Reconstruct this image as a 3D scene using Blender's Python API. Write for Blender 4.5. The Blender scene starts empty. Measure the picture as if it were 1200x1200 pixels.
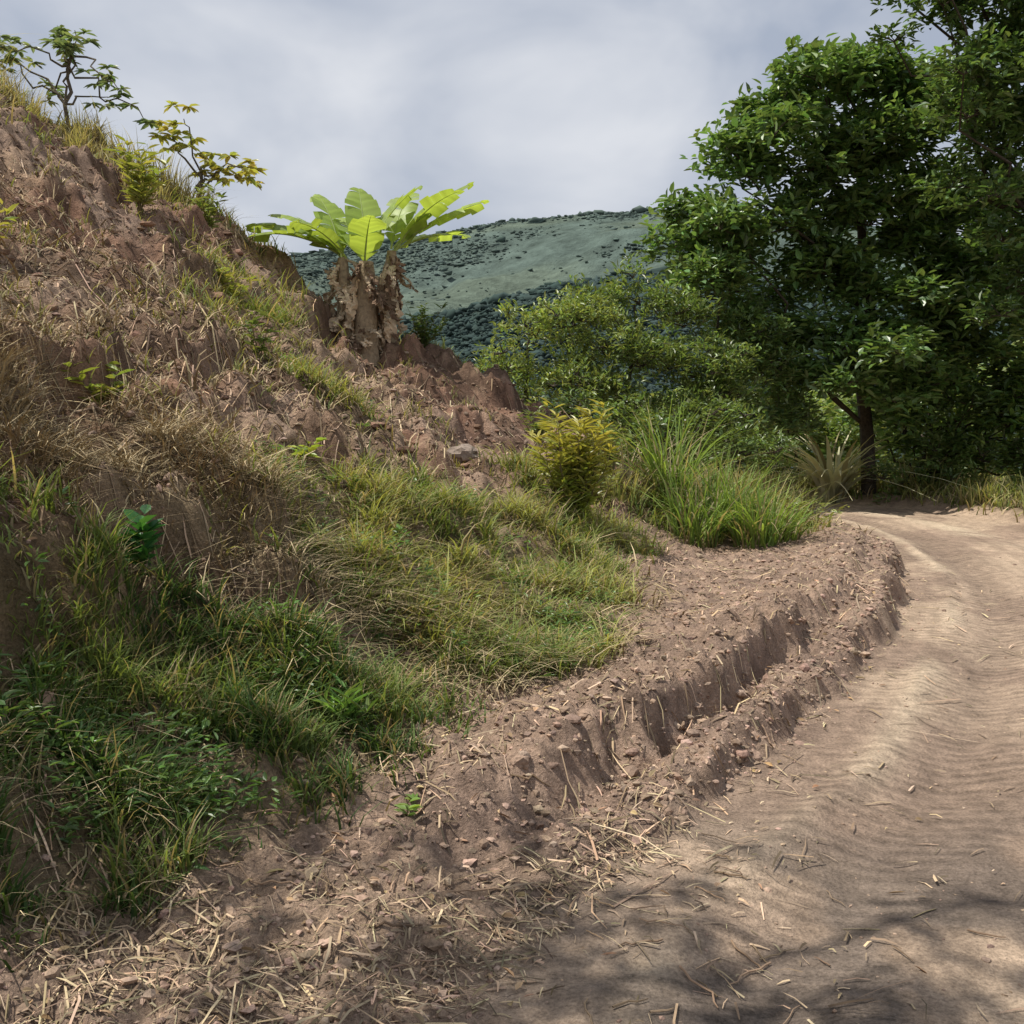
import bpy, bmesh, math, numpy as np
from mathutils import Vector
rng=np.random.default_rng(7)
R=math.radians
scene=bpy.context.scene
# ---------------------------------------------------------------- noise
TAB=rng.random((256,256))
def vnoise(x,y):
    xi=np.floor(x).astype(int); yi=np.floor(y).astype(int)
    fx=x-xi; fy=y-yi
    fx=fx*fx*(3-2*fx); fy=fy*fy*(3-2*fy)
    a=TAB[xi&255,yi&255]; b=TAB[(xi+1)&255,yi&255]; c=TAB[xi&255,(yi+1)&255]; d=TAB[(xi+1)&255,(yi+1)&255]
    return (a*(1-fx)+b*fx)*(1-fy)+(c*(1-fx)+d*fx)*fy
def fbm(x,y,s,o=4,g=.5):
    t=0;a=1;n=0
    for i in range(o):
        t=t+a*vnoise(x/s+17.3*i+300,y/s+9.1*i+500); n+=a; a*=g; s=s/2.03
    return t/n
def ss(a,b,x):
    t=np.clip((x-a)/(b-a),0,1); return t*t*(3-2*t)
def ell(x,y,cx,cy,rx,ry,rot=0):
    c,s=math.cos(R(rot)),math.sin(R(rot)); dx=x-cx; dy=y-cy
    u=(dx*c+dy*s)/rx; v=(-dx*s+dy*c)/ry
    return 1-ss(.7,1.25,np.sqrt(u*u+v*v))
# ---------------------------------------------------------------- mesh helpers
def mesh_obj(name,V,F,C=None,mat=None,parent=None,smooth=False,UV=None):
    me=bpy.data.meshes.new(name)
    V=np.asarray(V,dtype=np.float32)
    if not isinstance(F,list): F=[F]
    loops=np.concatenate([np.asarray(f).ravel() for f in F]).astype(np.int32)
    tot=np.concatenate([np.full(len(f),np.asarray(f).shape[1]) for f in F]).astype(np.int32)
    start=np.concatenate([[0],np.cumsum(tot)[:-1]]).astype(np.int32)
    me.vertices.add(len(V)); me.vertices.foreach_set('co',V.ravel())
    me.loops.add(len(loops)); me.loops.foreach_set('vertex_index',loops)
    me.polygons.add(len(tot)); me.polygons.foreach_set('loop_start',start)
    me.polygons.foreach_set('use_smooth',np.full(len(tot),bool(smooth)))
    me.update(calc_edges=True)
    if C is not None:
        C=np.asarray(C,dtype=np.float32)
        c4=np.ones((len(V),4),np.float32); c4[:,:3]=C
        a=me.color_attributes.new(name='Col',type='FLOAT_COLOR',domain='POINT'); a.data.foreach_set('color',c4.ravel())
    if UV is not None:
        u=me.uv_layers.new(name='UVMap'); u.data.foreach_set('uv',np.asarray(UV,np.float32)[loops].ravel())
    ob=bpy.data.objects.new(name,me); scene.collection.objects.link(ob)
    if mat: me.materials.append(mat)
    if parent: ob.parent=parent
    return ob
def empty(name,loc=(0,0,0)):
    e=bpy.data.objects.new(name,None); scene.collection.objects.link(e); return e
class Acc:
    def __init__(s): s.V=[];s.Q=[];s.T=[];s.C=[];s.n=0
    def add(s,V,F,C):
        V=np.asarray(V,float)
        F=np.asarray(F)
        (s.Q if F.shape[1]==4 else s.T).append(F+s.n)
        C=np.asarray(C,float)
        if C.ndim==1: C=np.tile(C,(len(V),1))
        s.V.append(V); s.C.append(C); s.n+=len(V)
    def obj(s,name,mat,parent=None,smooth=False):
        F=[]
        if s.Q: F.append(np.concatenate(s.Q))
        if s.T: F.append(np.concatenate(s.T))
        return mesh_obj(name,np.concatenate(s.V),F,np.concatenate(s.C),mat,parent,smooth)
def nrm(v): return v/np.maximum(np.linalg.norm(v,axis=-1,keepdims=True),1e-9)
def leaves(acc,P,D,N,L,W,col,fold=.18):
    n=len(P); L=np.broadcast_to(L,(n,))[:,None]; W=np.broadcast_to(W,(n,))[:,None]
    D=nrm(D); S=nrm(np.cross(D,N)); N=np.cross(S,D)
    b=P; t=P+D*L-N*L*.12
    up=N*W*fold
    l1=P+D*L*.3+S*W*.5+up; l2=P+D*L*.68+S*W*.38+up-N*L*.04
    r1=P+D*L*.3-S*W*.5+up; r2=P+D*L*.68-S*W*.38+up-N*L*.04
    V=np.stack([b,l1,l2,t,r2,r1],1).reshape(-1,3)
    i=np.arange(n)[:,None]*6
    F=np.concatenate([i+np.array([[0,1,2,3]]),i+np.array([[0,3,4,5]])])
    acc.add(V,F,np.repeat(col,6,0))
def blades(acc,P,az,L,W,bend,col,tipcol=None,K=4,lean=None):
    n=len(P); L=np.broadcast_to(L,(n,)); W=np.broadcast_to(W,(n,)); bend=np.broadcast_to(bend,(n,))
    d=np.stack([np.cos(az),np.sin(az),0*az],1); a2=az+math.pi/2+rng.normal(0,.5,n)
    s=np.stack([np.cos(a2),np.sin(a2),0*az],1)
    up=np.array([0,0,1.])
    rows=[];cols=[]
    for k in range(K):
        t=k/(K-1)
        c=P+up*(L*t*(1-.55*bend*t))[:,None]+d*(L*bend*(.25*t+.75*t*t))[:,None]
        w=(W*(1-t**1.5)*.5+W*.04)[:,None]
        rows+= [c-s*w,c+s*w]
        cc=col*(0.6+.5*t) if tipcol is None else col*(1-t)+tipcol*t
        cols+=[cc,cc]
    V=np.stack(rows,1).reshape(-1,3); C=np.stack(cols,1).reshape(-1,3)
    i=np.arange(n)[:,None]*(2*K)
    F=np.concatenate([i+np.array([[2*k,2*k+1,2*k+3,2*k+2]]) for k in range(K-1)])
    acc.add(V,F,C)
def tube(acc,pts,rad,col,seg=7):
    pts=np.asarray(pts,float); n=len(pts); rad=np.broadcast_to(rad,(n,))
    T=nrm(np.gradient(pts,axis=0)); ref=np.array([.31,.87,.2]); 
    A=nrm(np.cross(T,ref)); B=np.cross(T,A)
    th=np.arange(seg)/seg*2*math.pi
    V=pts[:,None,:]+rad[:,None,None]*(np.cos(th)[None,:,None]*A[:,None,:]+np.sin(th)[None,:,None]*B[:,None,:])
    V=V.reshape(-1,3); F=[]
    for i in range(n-1):
        for j in range(seg):
            k=(j+1)%seg; F.append([i*seg+j,i*seg+k,(i+1)*seg+k,(i+1)*seg+j])
    acc.add(V,np.array(F),col)
def jit(col,n,v=.25,h=.12):
    c=np.tile(np.asarray(col,float),(n,1))*(1+rng.uniform(-v,v,(n,1)))
    return np.clip(c*(1+rng.uniform(-h,h,(n,3))),0.003,.9)
def ico(sub):
    bm=bmesh.new(); bmesh.ops.create_icosphere(bm,subdivisions=sub,radius=1)
    V=np.array([v.co[:] for v in bm.verts]); F=np.array([[v.index for v in f.verts] for f in bm.faces]); bm.free(); return V,F
def rocks(acc,P,S,col,sub=1,flat=.65,rough=.28):
    T,F=ico(sub); n=len(P); m=len(T)
    cut=np.ones((n,m))
    for q in range(5):
        dd=nrm(rng.normal(0,1,(n,3))); pr=np.einsum('mk,nk->nm',T,dd); lim=rng.uniform(.35,.85,(n,1)); cut=np.minimum(cut,np.where(pr>lim,lim/np.maximum(pr,1e-3),1))
    V=T[None]*(cut*(1+rng.normal(0,rough,(n,m))))[:,:,None]*S[:,None,None]*rng.uniform(.6,1.35,(n,1,3))
    a=rng.uniform(0,6.28,n); c,s=np.cos(a)[:,None],np.sin(a)[:,None]
    x=V[:,:,0]*c-V[:,:,1]*s; y=V[:,:,0]*s+V[:,:,1]*c; z=V[:,:,2]*flat
    V=np.stack([x,y,z],2)+P[:,None,:]
    Fa=(F[None]+(np.arange(n)*m)[:,None,None]).reshape(-1,3)
    acc.add(V.reshape(-1,3),Fa,np.repeat(col,m,0))
# ---------------------------------------------------------------- materials
def mat_attr(name,rough=.6,trans=0,spec=.3,noise=None,bump=None,nvar=.35,det=3):
    m=bpy.data.materials.new(name); m.use_nodes=True; nt=m.node_tree; N=nt.nodes; Lk=nt.links
    p=N['Principled BSDF']; out=N['Material Output']
    a=N.new('ShaderNodeAttribute'); a.attribute_name='Col'
    col=a.outputs['Color']
    if noise:
        g=N.new('ShaderNodeNewGeometry'); nz=N.new('ShaderNodeTexNoise'); nz.inputs['Scale'].default_value=noise; nz.inputs['Detail'].default_value=det; nz.inputs['Roughness'].default_value=.7
        Lk.new(g.outputs['Position'],nz.inputs['Vector'])
        mr=N.new('ShaderNodeMapRange'); mr.inputs[1].default_value=.3; mr.inputs[2].default_value=.7; mr.inputs[3].default_value=1-nvar; mr.inputs[4].default_value=1+nvar
        Lk.new(nz.outputs['Fac'],mr.inputs[0])
        v=N.new('ShaderNodeVectorMath'); v.operation='SCALE'; Lk.new(col,v.inputs[0]); Lk.new(mr.outputs[0],v.inputs['Scale']); col=v.outputs[0]
        if bump:
            b=N.new('ShaderNodeBump'); b.inputs['Strength'].default_value=bump[0]; b.inputs['Distance'].default_value=bump[1]
            Lk.new(nz.outputs['Fac'],b.inputs['Height']); Lk.new(b.outputs[0],p.inputs['Normal'])
    Lk.new(col,p.inputs['Base Color']); p.inputs['Roughness'].default_value=rough; p.inputs['Specular IOR Level'].default_value=spec
    if trans>0:
        t=N.new('ShaderNodeBsdfTranslucent'); mx=N.new('ShaderNodeMixShader'); mx.inputs[0].default_value=trans
        sc=N.new('ShaderNodeVectorMath'); sc.operation='MULTIPLY'; sc.inputs[1].default_value=(1.6,1.5,.7)
        Lk.new(col,sc.inputs[0]); Lk.new(sc.outputs[0],t.inputs['Color'])
        Lk.new(p.outputs[0],mx.inputs[1]); Lk.new(t.outputs[0],mx.inputs[2]); Lk.new(mx.outputs[0],out.inputs['Surface'])
    return m
M_grass=mat_attr('grass_blades',.6,.35,.25)
M_leaf=mat_attr('leaf',.38,.33,.55)
M_ban=mat_attr('banana_leaf',.45,.42,.4)
M_dry=mat_attr('dry_straw',.8,0,.15)
M_bark=mat_attr('bark',.9,0,.1,18,(.6,.03))
M_rock=mat_attr('soil_clod',.95,0,.1,70,(.7,.006),.35)
M_stone=mat_attr('stone_surface',.9,0,.15,25,(.6,.02),.35)
M_hill=mat_attr('hill_scrub',1,0,0,.10,(.8,5),.40,6)
M_far=mat_attr('far_foliage',1,0,.0)
# ground material
def ground_mat():
    m=bpy.data.materials.new('soil_ground'); m.use_nodes=True; nt=m.node_tree; N=nt.nodes; Lk=nt.links
    p=N['Principled BSDF']; p.inputs['Roughness'].default_value=.93; p.inputs['Specular IOR Level'].default_value=.15
    a=N.new('ShaderNodeAttribute'); a.attribute_name='Col'
    g=N.new('ShaderNodeNewGeometry')
    def noise(s,d=6,r=.65):
        n=N.new('ShaderNodeTexNoise'); n.inputs['Scale'].default_value=s; n.inputs['Detail'].default_value=d; n.inputs['Roughness'].default_value=r; Lk.new(g.outputs['Position'],n.inputs['Vector']); return n
    def mr(src,a0,a1,b0,b1):
        r=N.new('ShaderNodeMapRange'); r.inputs[1].default_value=a0; r.inputs[2].default_value=a1; r.inputs[3].default_value=b0; r.inputs[4].default_value=b1; Lk.new(src,r.inputs[0]); return r.outputs[0]
    def math_(op,x,y):
        k=N.new('ShaderNodeMath'); k.operation=op
        for i,q in enumerate((x,y)):
            if isinstance(q,(int,float)): k.inputs[i].default_value=q
            else: Lk.new(q,k.inputs[i])
        return k.outputs[0]
    n1=noise(9,3); n2=noise(75,4,.75)
    rgh=a.outputs['Alpha']
    f=math_('MULTIPLY',mr(n1.outputs['Fac'],.3,.7,.76,1.22),mr(n2.outputs['Fac'],.3,.7,.56,1.44))
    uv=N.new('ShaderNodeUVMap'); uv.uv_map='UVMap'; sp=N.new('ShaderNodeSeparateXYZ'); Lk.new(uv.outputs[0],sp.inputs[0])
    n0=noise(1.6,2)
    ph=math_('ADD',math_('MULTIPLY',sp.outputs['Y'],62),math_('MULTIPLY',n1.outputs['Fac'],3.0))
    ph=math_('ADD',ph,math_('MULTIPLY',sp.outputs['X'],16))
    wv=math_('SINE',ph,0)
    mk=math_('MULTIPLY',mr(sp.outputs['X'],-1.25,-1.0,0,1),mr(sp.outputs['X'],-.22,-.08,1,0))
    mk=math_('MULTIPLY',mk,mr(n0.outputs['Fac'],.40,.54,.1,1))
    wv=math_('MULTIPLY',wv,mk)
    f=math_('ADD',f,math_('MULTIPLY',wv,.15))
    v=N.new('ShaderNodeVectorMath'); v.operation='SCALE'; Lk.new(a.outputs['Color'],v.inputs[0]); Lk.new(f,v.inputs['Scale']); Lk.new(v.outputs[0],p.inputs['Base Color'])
    h=math_('ADD',math_('MULTIPLY',n2.outputs['Fac'],.026),math_('MULTIPLY',n1.outputs['Fac'],.05))
    h=math_('MULTIPLY',h,rgh)
    h=math_('ADD',h,math_('MULTIPLY',wv,.006))
    b=N.new('ShaderNodeBump'); b.inputs['Strength'].default_value=.95; b.inputs['Distance'].default_value=1
    Lk.new(h,b.inputs['Height']); Lk.new(b.outputs[0],p.inputs['Normal'])
    return m
M_ground=ground_mat()
# ---------------------------------------------------------------- terrain definition
SL={
-6:[(-16,8),(-8,4.6),(-5,2.6),(-3,1.0),(-2,.1),(-1.6,0)],
1:[(-16,8.6),(-8,4.8),(-5,2.9),(-3,1.3),(-2,.45),(-1.5,.05),(-1.2,0)],
3:[(-16,9),(-8,4.8),(-5,3.0),(-3,1.45),(-2,.55),(-1.5,.1),(-1.1,0)],
4.2:[(-16,9.2),(-8,5),(-5,3.1),(-3,1.75),(-2,.95),(-1.3,.45),(-.9,.15),(-.6,0)],
5:[(-16,9.3),(-8,5),(-5,3.15),(-3,1.8),(-2,1.2),(-1.3,.85),(-.8,.55),(-.42,.1),(-.2,0)],
6:[(-16,9.5),(-8,5),(-5,3.2),(-3,1.85),(-1.75,1.3),(-1,.78),(-.4,.42),(0,.1),(.3,0)],
8:[(-16,9.8),(-8,5.3),(-5,3.5),(-4,2.85),(-2.4,2.0),(-1.33,1.25),(0,.55),(.5,.2),(.9,0)],
11:[(-16,10.3),(-8,6),(-5.5,4.4),(-3.2,2.9),(-1.83,1.8),(0,.95),(.9,.4),(1.6,.1),(2.0,0)],
14:[(-16,10.6),(-8,6.5),(-7,6.0),(-4.3,4.2),(-2.9,3.0),(-2.3,2.4),(-1,2.0),(0,1.6),(1,1.05),(2.3,.4),(3.2,.1),(3.8,0)],
15.2:[(-16,10.8),(-8,7.0),(-7.4,6.4),(-6.75,5.75),(-5.85,5.4),(-4.35,4.6),(-3.3,4.05),(-2.7,3.0),(-2.3,2.55),(-1.25,2.65),(0,2.1),(.7,1.6),(2,.8),(3.5,.1),(4.2,0)],
17:[(-16,9.5),(-8,6.2),(-5,4.4),(-3,3.0),(-1.3,2.3),(0,1.7),(2,.6),(3.5,.1),(4.2,0)],
20:[(-16,7.5),(-8,4.2),(-4,2.0),(-1,.8),(1,.1),(2,0)],
24:[(-16,5),(-8,2),(-3,.3),(0,0)],
30:[(-16,1.5),(-8,.2),(0,-.3),(16,-.5)],
42:[(-16,-2),(0,-2.5),(16,-2.5)]}
cx=np.arange(-16,16.01,.1); cy=np.arange(-6,42.01,.1)
ys=sorted(SL); prof=np.array([np.interp(cx,[p[0] for p in SL[k]],[p[1] for p in SL[k]]) for k in ys])
CG=np.array([np.interp(cy,ys,prof[:,i]) for i in range(len(cx))])  # [x,y]
def blur(A,r):
    k=np.ones(2*r+1)/(2*r+1)
    A=np.pad(A,r,mode='edge')
    A=np.apply_along_axis(lambda v:np.convolve(v,k,'valid'),0,A)
    return np.apply_along_axis(lambda v:np.convolve(v,k,'valid'),1,A)
CG=blur(blur(CG,2),2)
def base(x,y):
    fx=np.clip((x+16)/.1,0,len(cx)-1.001); fy=np.clip((y+6)/.1,0,len(cy)-1.001)
    i=fx.astype(int); j=fy.astype(int); u=fx-i; v=fy-j
    z=(CG[i,j]*(1-u)+CG[i+1,j]*u)*(1-v)+(CG[i,j+1]*(1-u)+CG[i+1,j+1]*u)*v
    far=np.clip(y-42,0,None); z=z-np.minimum(far*.12,10)
    lf=np.clip(-16-x,0,None); z=z+np.minimum(lf*.4,8)*(1-ss(20,50,y))
    rt=np.clip(x-12,0,None); z=z-np.minimum(rt*.15,8)*(1-ss(60,100,y))
    return z
EP=np.array([(-1.6,-8),(-.6,-2),(-.25,1.5),(-.08,2.7),(.14,3.3),(.7,4.1),(1.4,5.05),(2.19,6.5),(3.0,8.0),(3.62,9.4),(4.3,11.2),(4.75,13),(5.15,15),(5.25,17.3),(4.8,19.3),(3.5,21),(1,22.5),(-4,24.5),(-14,28),(-40,36)],float)
def cr(P,n=6):
    out=[]
    for i in range(len(P)-1):
        p0=P[max(i-1,0)];p1=P[i];p2=P[i+1];p3=P[min(i+2,len(P)-1)]
        for t in np.arange(n)/n:
            out.append(.5*((2*p1)+(-p0+p2)*t+(2*p0-5*p1+4*p2-p3)*t*t+(-p0+3*p1-3*p2+p3)*t**3))
    out.append(P[-1]); return np.array(out)
EC=cr(EP); EL=np.concatenate([[0],np.cumsum(np.linalg.norm(np.diff(EC,axis=0),axis=1))])
def sdist(x,y):
    x=np.asarray(x,float).ravel(); y=np.asarray(y,float).ravel()
    best=np.full(len(x),1e18); sg=np.ones(len(x)); al=np.zeros(len(x))
    for i in range(len(EC)-1):
        a=EC[i]; d=EC[i+1]-a; l2=d@d
        t=np.clip(((x-a[0])*d[0]+(y-a[1])*d[1])/l2,0,1)
        px=x-a[0]-t*d[0]; py=y-a[1]-t*d[1]; q=px*px+py*py
        m=q<best; best[m]=q[m]; sg[m]=np.sign(d[0]*py-d[1]*px)[m]; al[m]=(EL[i]+t*math.sqrt(l2))[m]
    return np.sqrt(best)*np.where(sg==0,1,sg),al
RW=-2.75
HOLES=((-1.35,4.72,.55,.2,12),(-.75,4.95,.4,.2,40),(-2.3,5.35,.4,.2,20))
def holes(x,y):
    h=np.zeros_like(x)
    for e in HOLES: h=np.maximum(h,ell(x,y,*e))
    return h
def masks(x,y,s):
    n=fbm(x,y,1.1,4); n2=fbm(x+40,y,.35,3)
    g=np.zeros_like(x)
    for e,w in (((-1.5,3.75,1.5,.66,45),1),((-1.75,3.05,.8,.45,40),.9),((-3.0,3.2,1.5,1.2,0),.9),((-.30,7.0,2.3,.9,70),1.),((-.1,5.9,.9,.5,50),1.),((2.4,12.4,1.5,.8,20),.9),((-2.9,12.2,.8,2.2,0),.5),
                ((-6.5,14.8,3,1.0,10),.6),((-6.5,11,1.6,2.0,0),.3),((.7,10.3,.8,1.0,0),.6),((-1.7,9.3,.5,1.3,20),.45),((-1.2,16.3,1.2,.5,0),.6),((-5.5,5,2,1.4,0),.5)):
        g=np.maximum(g,w*ell(x,y,*e))
    verge=ss(RW-.05,RW-.7,s)
    back=ss(17.2,18.5,y)*ss(.3,1.0,s)
    g=g*(1-.75*ell(x,y,-1.5,5.0,1.0,.45,12))
    g=np.maximum(g,np.maximum(verge*.9,back))
    g=g*ss(.34,.60,n*.55+n2*.45+.22*g)*(1-holes(x,y))
    d=np.zeros_like(x)
    for e,w in (((-1.6,5.1,1.3,.6,15),1),((-2.8,5.3,1.2,.6,0),.6),((-5.2,14.8,1.6,.6,0),1),((-3.2,7.6,1.8,2.6,0),.22),((-2.6,9.5,1.5,3,0),.12),((-7.4,13,.9,2,0),.8),((-.2,3.0,1.4,.55,10),.25),((-1.8,3.3,.8,.5,30),.35),((3.2,13.5,1.5,.8,0),.5),((-.4,7.3,2.6,1.3,72),.4)):
        d=np.maximum(d,w*ell(x,y,*e))
    d=np.maximum(d,verge*.4)*(1-.8*holes(x,y))
    return g*(s>.15)+g*(s<RW),d,n,n2
def height(x,y,full=True,s=None,al=None):
    if s is None: s,al=sdist(x,y)
    z0=base(x,y); z=z0
    sl=np.clip(z0/.5,0,1)*ss(.3,1.2,s)   # slope zone
    near=ss(60,25,np.abs(y))*ss(40,15,np.abs(x))
    b1=fbm(x,y,1.3,4)-.5; b2=fbm(x+9,y+3,.38,4,.6)-.5
    rid=1-np.abs(2*fbm(x*1.0+y*.25,y*.8,.8,3)-1)
    z=z+near*sl*(b1*.55+b2*.46+(rid-.7)*.24)
    ph=z0*1.15+fbm(x,y,1.6,3)*2.2+fbm(x,y,.3,3)*.5; fr=ph-np.floor(ph)
    tm=ss(.42,.56,fbm(x+77,y+13,1.5,3))
    z=z+near*sl*tm*.44*(ss(.28,.54,fr)-fr)*ss(0,.08,fr)*ss(1,.92,fr)
    z=z-holes(x+(fbm(x,y,.2,3)-.5)*.3,y)*.26
    # windrow along the road edge
    sj=s+(fbm(x,y,.55,4,.6)-.5)*.34
    fa=ss(3.1,4.6,y)*ss(15.5,12,y)
    dbl=ss(8.2,6.6,y)
    lump=.4+1.2*fbm(x+3,y,.2,4,.65)
    r1=(ss(-.02,.10,sj)*.14*lump-ss(.22,.32,sj)*.08)*dbl
    r2=ss(.38,.50,sj)*.16*dbl+ss(-.02,.16,sj)*.27*(1-dbl)
    crest=ss(.3,.5,sj)*ss(1.15,.6,sj)*.11*lump
    pl=-ss(.8,1.8,sj)*.06
    z=z+fa*(r1+r2+crest+pl*1.0)
    z=z+(1-fa)*ss(0,.4,sj)*.04*near
    bm=ss(.0,.2,sj)*near
    cl_=np.abs(2*fbm(x+70,y,.13,3,.6)-1); c2=np.abs(2*fbm(x+30,y,.055,2,.6)-1)
    z=z+bm*((.25-cl_)*.07+(.25-c2)*.028+(fbm(x+20,y,.45,3)-.5)*.10)
    # road: shallow ruts
    rd=(1-ss(-.1,.05,s))*ss(RW-.3,RW,s)
    z=z+rd*(-.055*np.exp(-((s+.75)/.2)**2)-.05*np.exp(-((s+2.1)/.25)**2)+.03*np.exp(-((s+.42)/.08)**2)*ss(.4,.6,fbm(x,y,.8,2))+(fbm(x,y,.5,4)-.5)*.04+(fbm(x,y,.12,2)-.5)*.012)
    z=z+near*ss(RW,RW-.6,s)*(.2+(fbm(x,y,.6,4)-.5)*.25)
    z=z+(1-near)*(fbm(x,y,30,4)-.5)*3
    return z
def H(x,y):
    x=np.asarray(x,float);y=np.asarray(y,float)
    return height(x.ravel(),y.ravel())
def h1(x,y): return float(H(np.array([x]),np.array([y]))[0])
# grid
fx=np.arange(-8.5,8,.022)
gl=[-8.5]; st=.03
while gl[-1]>-900: st*=1.09; gl.append(gl[-1]-st)
gr=[fx[-1]]; st=.03
while gr[-1]<900: st*=1.09; gr.append(gr[-1]+st)
X=np.concatenate([gl[:0:-1],fx,gr[1:]])
yl=[2.2]
while yl[-1]<22: yl.append(yl[-1]+max(.013,.0038*yl[-1]))
st=.1
while yl[-1]<1500: st*=1.07; yl.append(yl[-1]+st)
yb=[2.2]; st=.02
while yb[-1]>-300: st*=1.1; yb.append(yb[-1]-st)
Y=np.concatenate([yb[:0:-1],yl])
GX,GY=np.meshgrid(X,Y); gx=GX.ravel(); gy=GY.ravel()
S,AL=sdist(gx,gy); gz=height(gx,gy,s=S,al=AL)
g,d,n,n2=masks(gx,gy,S)
def mixc(c,t,k): return c*(1-k[:,None])+np.asarray(t)*k[:,None]
col=np.tile([.375,.262,.192],(len(gx),1))
sl=np.clip(base(gx,gy)/.6,0,1)
col=mixc(col,[.27,.155,.105],sl*ss(.33,.58,n))
col=mixc(col,[.36,.25,.165],sl*ss(.52,.68,fbm(gx+33,gy,.6,4))*.7)
col=mixc(col,[.115,.068,.047],sl*ss(.47,.64,n2)*.8)
col=mixc(col,[.25,.175,.135],(1-sl)*ss(.45,.65,n2)*.7)
col=mixc(col,[.33,.26,.15],np.clip(d,0,1)*.5)
col=mixc(col,[.14,.115,.055],np.clip(g,0,1)*.6)
col=mixc(col,[.11,.07,.045],holes(gx,gy)*.7)
fn=fbm(gx,gy,.09,3,.7); col=col*(.62+.76*fn)[:,None]
road=(1-ss(-.1,.12,S+(n2-.5)*.3))*ss(RW-.5,RW-.1,S+(n-.5)*.4)
rc=np.tile([.41,.305,.22],(len(gx),1))
rc=mixc(rc,[.26,.185,.138],ss(.42,.62,fbm(gx,gy,.9,4))*.8)
strk=fbm(S*7,AL*.45,1,4); rc=rc*(.66+.68*strk)[:,None]
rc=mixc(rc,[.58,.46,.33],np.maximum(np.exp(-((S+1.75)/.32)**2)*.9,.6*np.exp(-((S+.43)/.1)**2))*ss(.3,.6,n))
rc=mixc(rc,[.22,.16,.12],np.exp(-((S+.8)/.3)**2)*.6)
wet=ss(4.6,3.2,gy)*ss(.40,.54,fbm(gx+2,gy,.7,4))
rc=mixc(rc,[.14,.112,.092],wet*.85)
rc=rc*(.82+.36*fbm(gx*3,gy,.12,3))[:,None]
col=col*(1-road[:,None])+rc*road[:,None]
farm=ss(22,32,gy); col=mixc(col,[.09,.12,.04],farm*(1-road))
nx=len(X); ny=len(Y)
I=(np.arange(ny-1)[:,None]*nx+np.arange(nx-1)[None]).ravel()
F=np.stack([I,I+1,I+1+nx,I+nx],1)
gob=mesh_obj('ground',np.stack([gx,gy,gz],1),F,col,M_ground,smooth=True,UV=np.stack([S,AL],1))
ca=gob.data.color_attributes['Col']; buf=np.ones((len(gx),4),np.float32); buf[:,:3]=col; buf[:,3]=np.clip(1-.5*road,0.2,1); ca.data.foreach_set('color',buf.ravel())

# ---------------------------------------------------------------- scatter
def samp(n,x0,x1,y0,y1,power=1.0):
    y=np.exp(rng.uniform(math.log(y0),math.log(y1),n)) if power else rng.uniform(y0,y1,n)
    x=rng.uniform(x0,x1,n); return x,y
def keep(k,*a): return [q[k] for q in a]
# clods
acc=Acc()
x,y=samp(220000,-7,6,2.2,17); s,al=sdist(x,y)
g_,d_,n_,n2_=masks(x,y,s)
den=np.where(s>0,.85*(1-.7*g_),.05)*ss(.33,.58,fbm(x+5,y,.5,3)+.15)
den=den+np.exp(-((s-.2)/.3)**2)*.5*ss(3.2,4.5,y)
k=rng.random(len(x))<den*.5; x,y,s,al,n2_=keep(k,x,y,s,al,n2_)
z=height(x,y,s=s,al=al)
sz=np.clip(rng.lognormal(-5.0,.6,len(x)),.002,.026)*(1+.07*y)*np.where(s<0,.6,1)
c=jit([.33,.235,.175],len(x),.4,.05)
sloped=base(x,y)>.3; c[sloped]*=.75
rocks(acc,np.stack([x,y,z+sz*.05],1),sz,c,1,.65,.12)
x,y=samp(3600,-6,3,5,16,0); s,al=sdist(x,y); k=(base(x,y)>.25)&(fbm(x,y,.9,3)>.47); x,y,s,al=keep(k,x,y,s,al)
z=height(x,y,s=s,al=al); sz=np.clip(rng.lognormal(-3.3,.45,len(x)),.015,.12)
rocks(acc,np.stack([x,y,z-.25*sz],1),sz,jit([.21,.13,.09],len(x),.4,.05),2,.6,.05)
t=rng.uniform(0,1,1100); k=rng.integers(0,len(EC)-1,1100); P=EC[k]*(1-t[:,None])+EC[k+1]*t[:,None]; T_=nrm(EC[k+1]-EC[k]); off=np.where(rng.random(1100)<.5,rng.normal(.12,.08,1100),rng.normal(.62,.15,1100))
x=P[:,0]-T_[:,1]*off; y=P[:,1]+T_[:,0]*off; kk=(y>3.6)&(y<13)&(x>0); x=x[kk];y=y[kk]
sz=rng.uniform(.012,.05,len(x)); z=H(x,y)
rocks(acc,np.stack([x,y,z-.3*sz],1),sz,jit([.29,.205,.15],len(x),.2,.05),2,.6,.05)
acc.obj('soil_clods',M_rock,smooth=False)
def stone(px,py,r,colr,dz=.1):
    T,Fc=ico(3); V=T.copy()
    V*=1+.8*(fbm(T[:,0]*1.3+px*7,T[:,1]*1.3+T[:,2]*1.7+py,.8,3)-.5)[:,None]
    V=np.round(V*3.2)/3.2*.55+V*.45
    V=V*np.array([1,.8,.65])*r+np.array([px,py,h1(px,py)+r*dz])
    mesh_obj('stone',V,Fc,np.tile(colr,(len(V),1)),M_stone)
stone(-.08,5.35,.075,[.36,.26,.17]); stone(-1.72,3.6,.08,[.3,.2,.14]); stone(-.5,10.3,.17,[.27,.215,.175]); stone(-1.15,4.55,.06,[.3,.24,.2])

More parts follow.
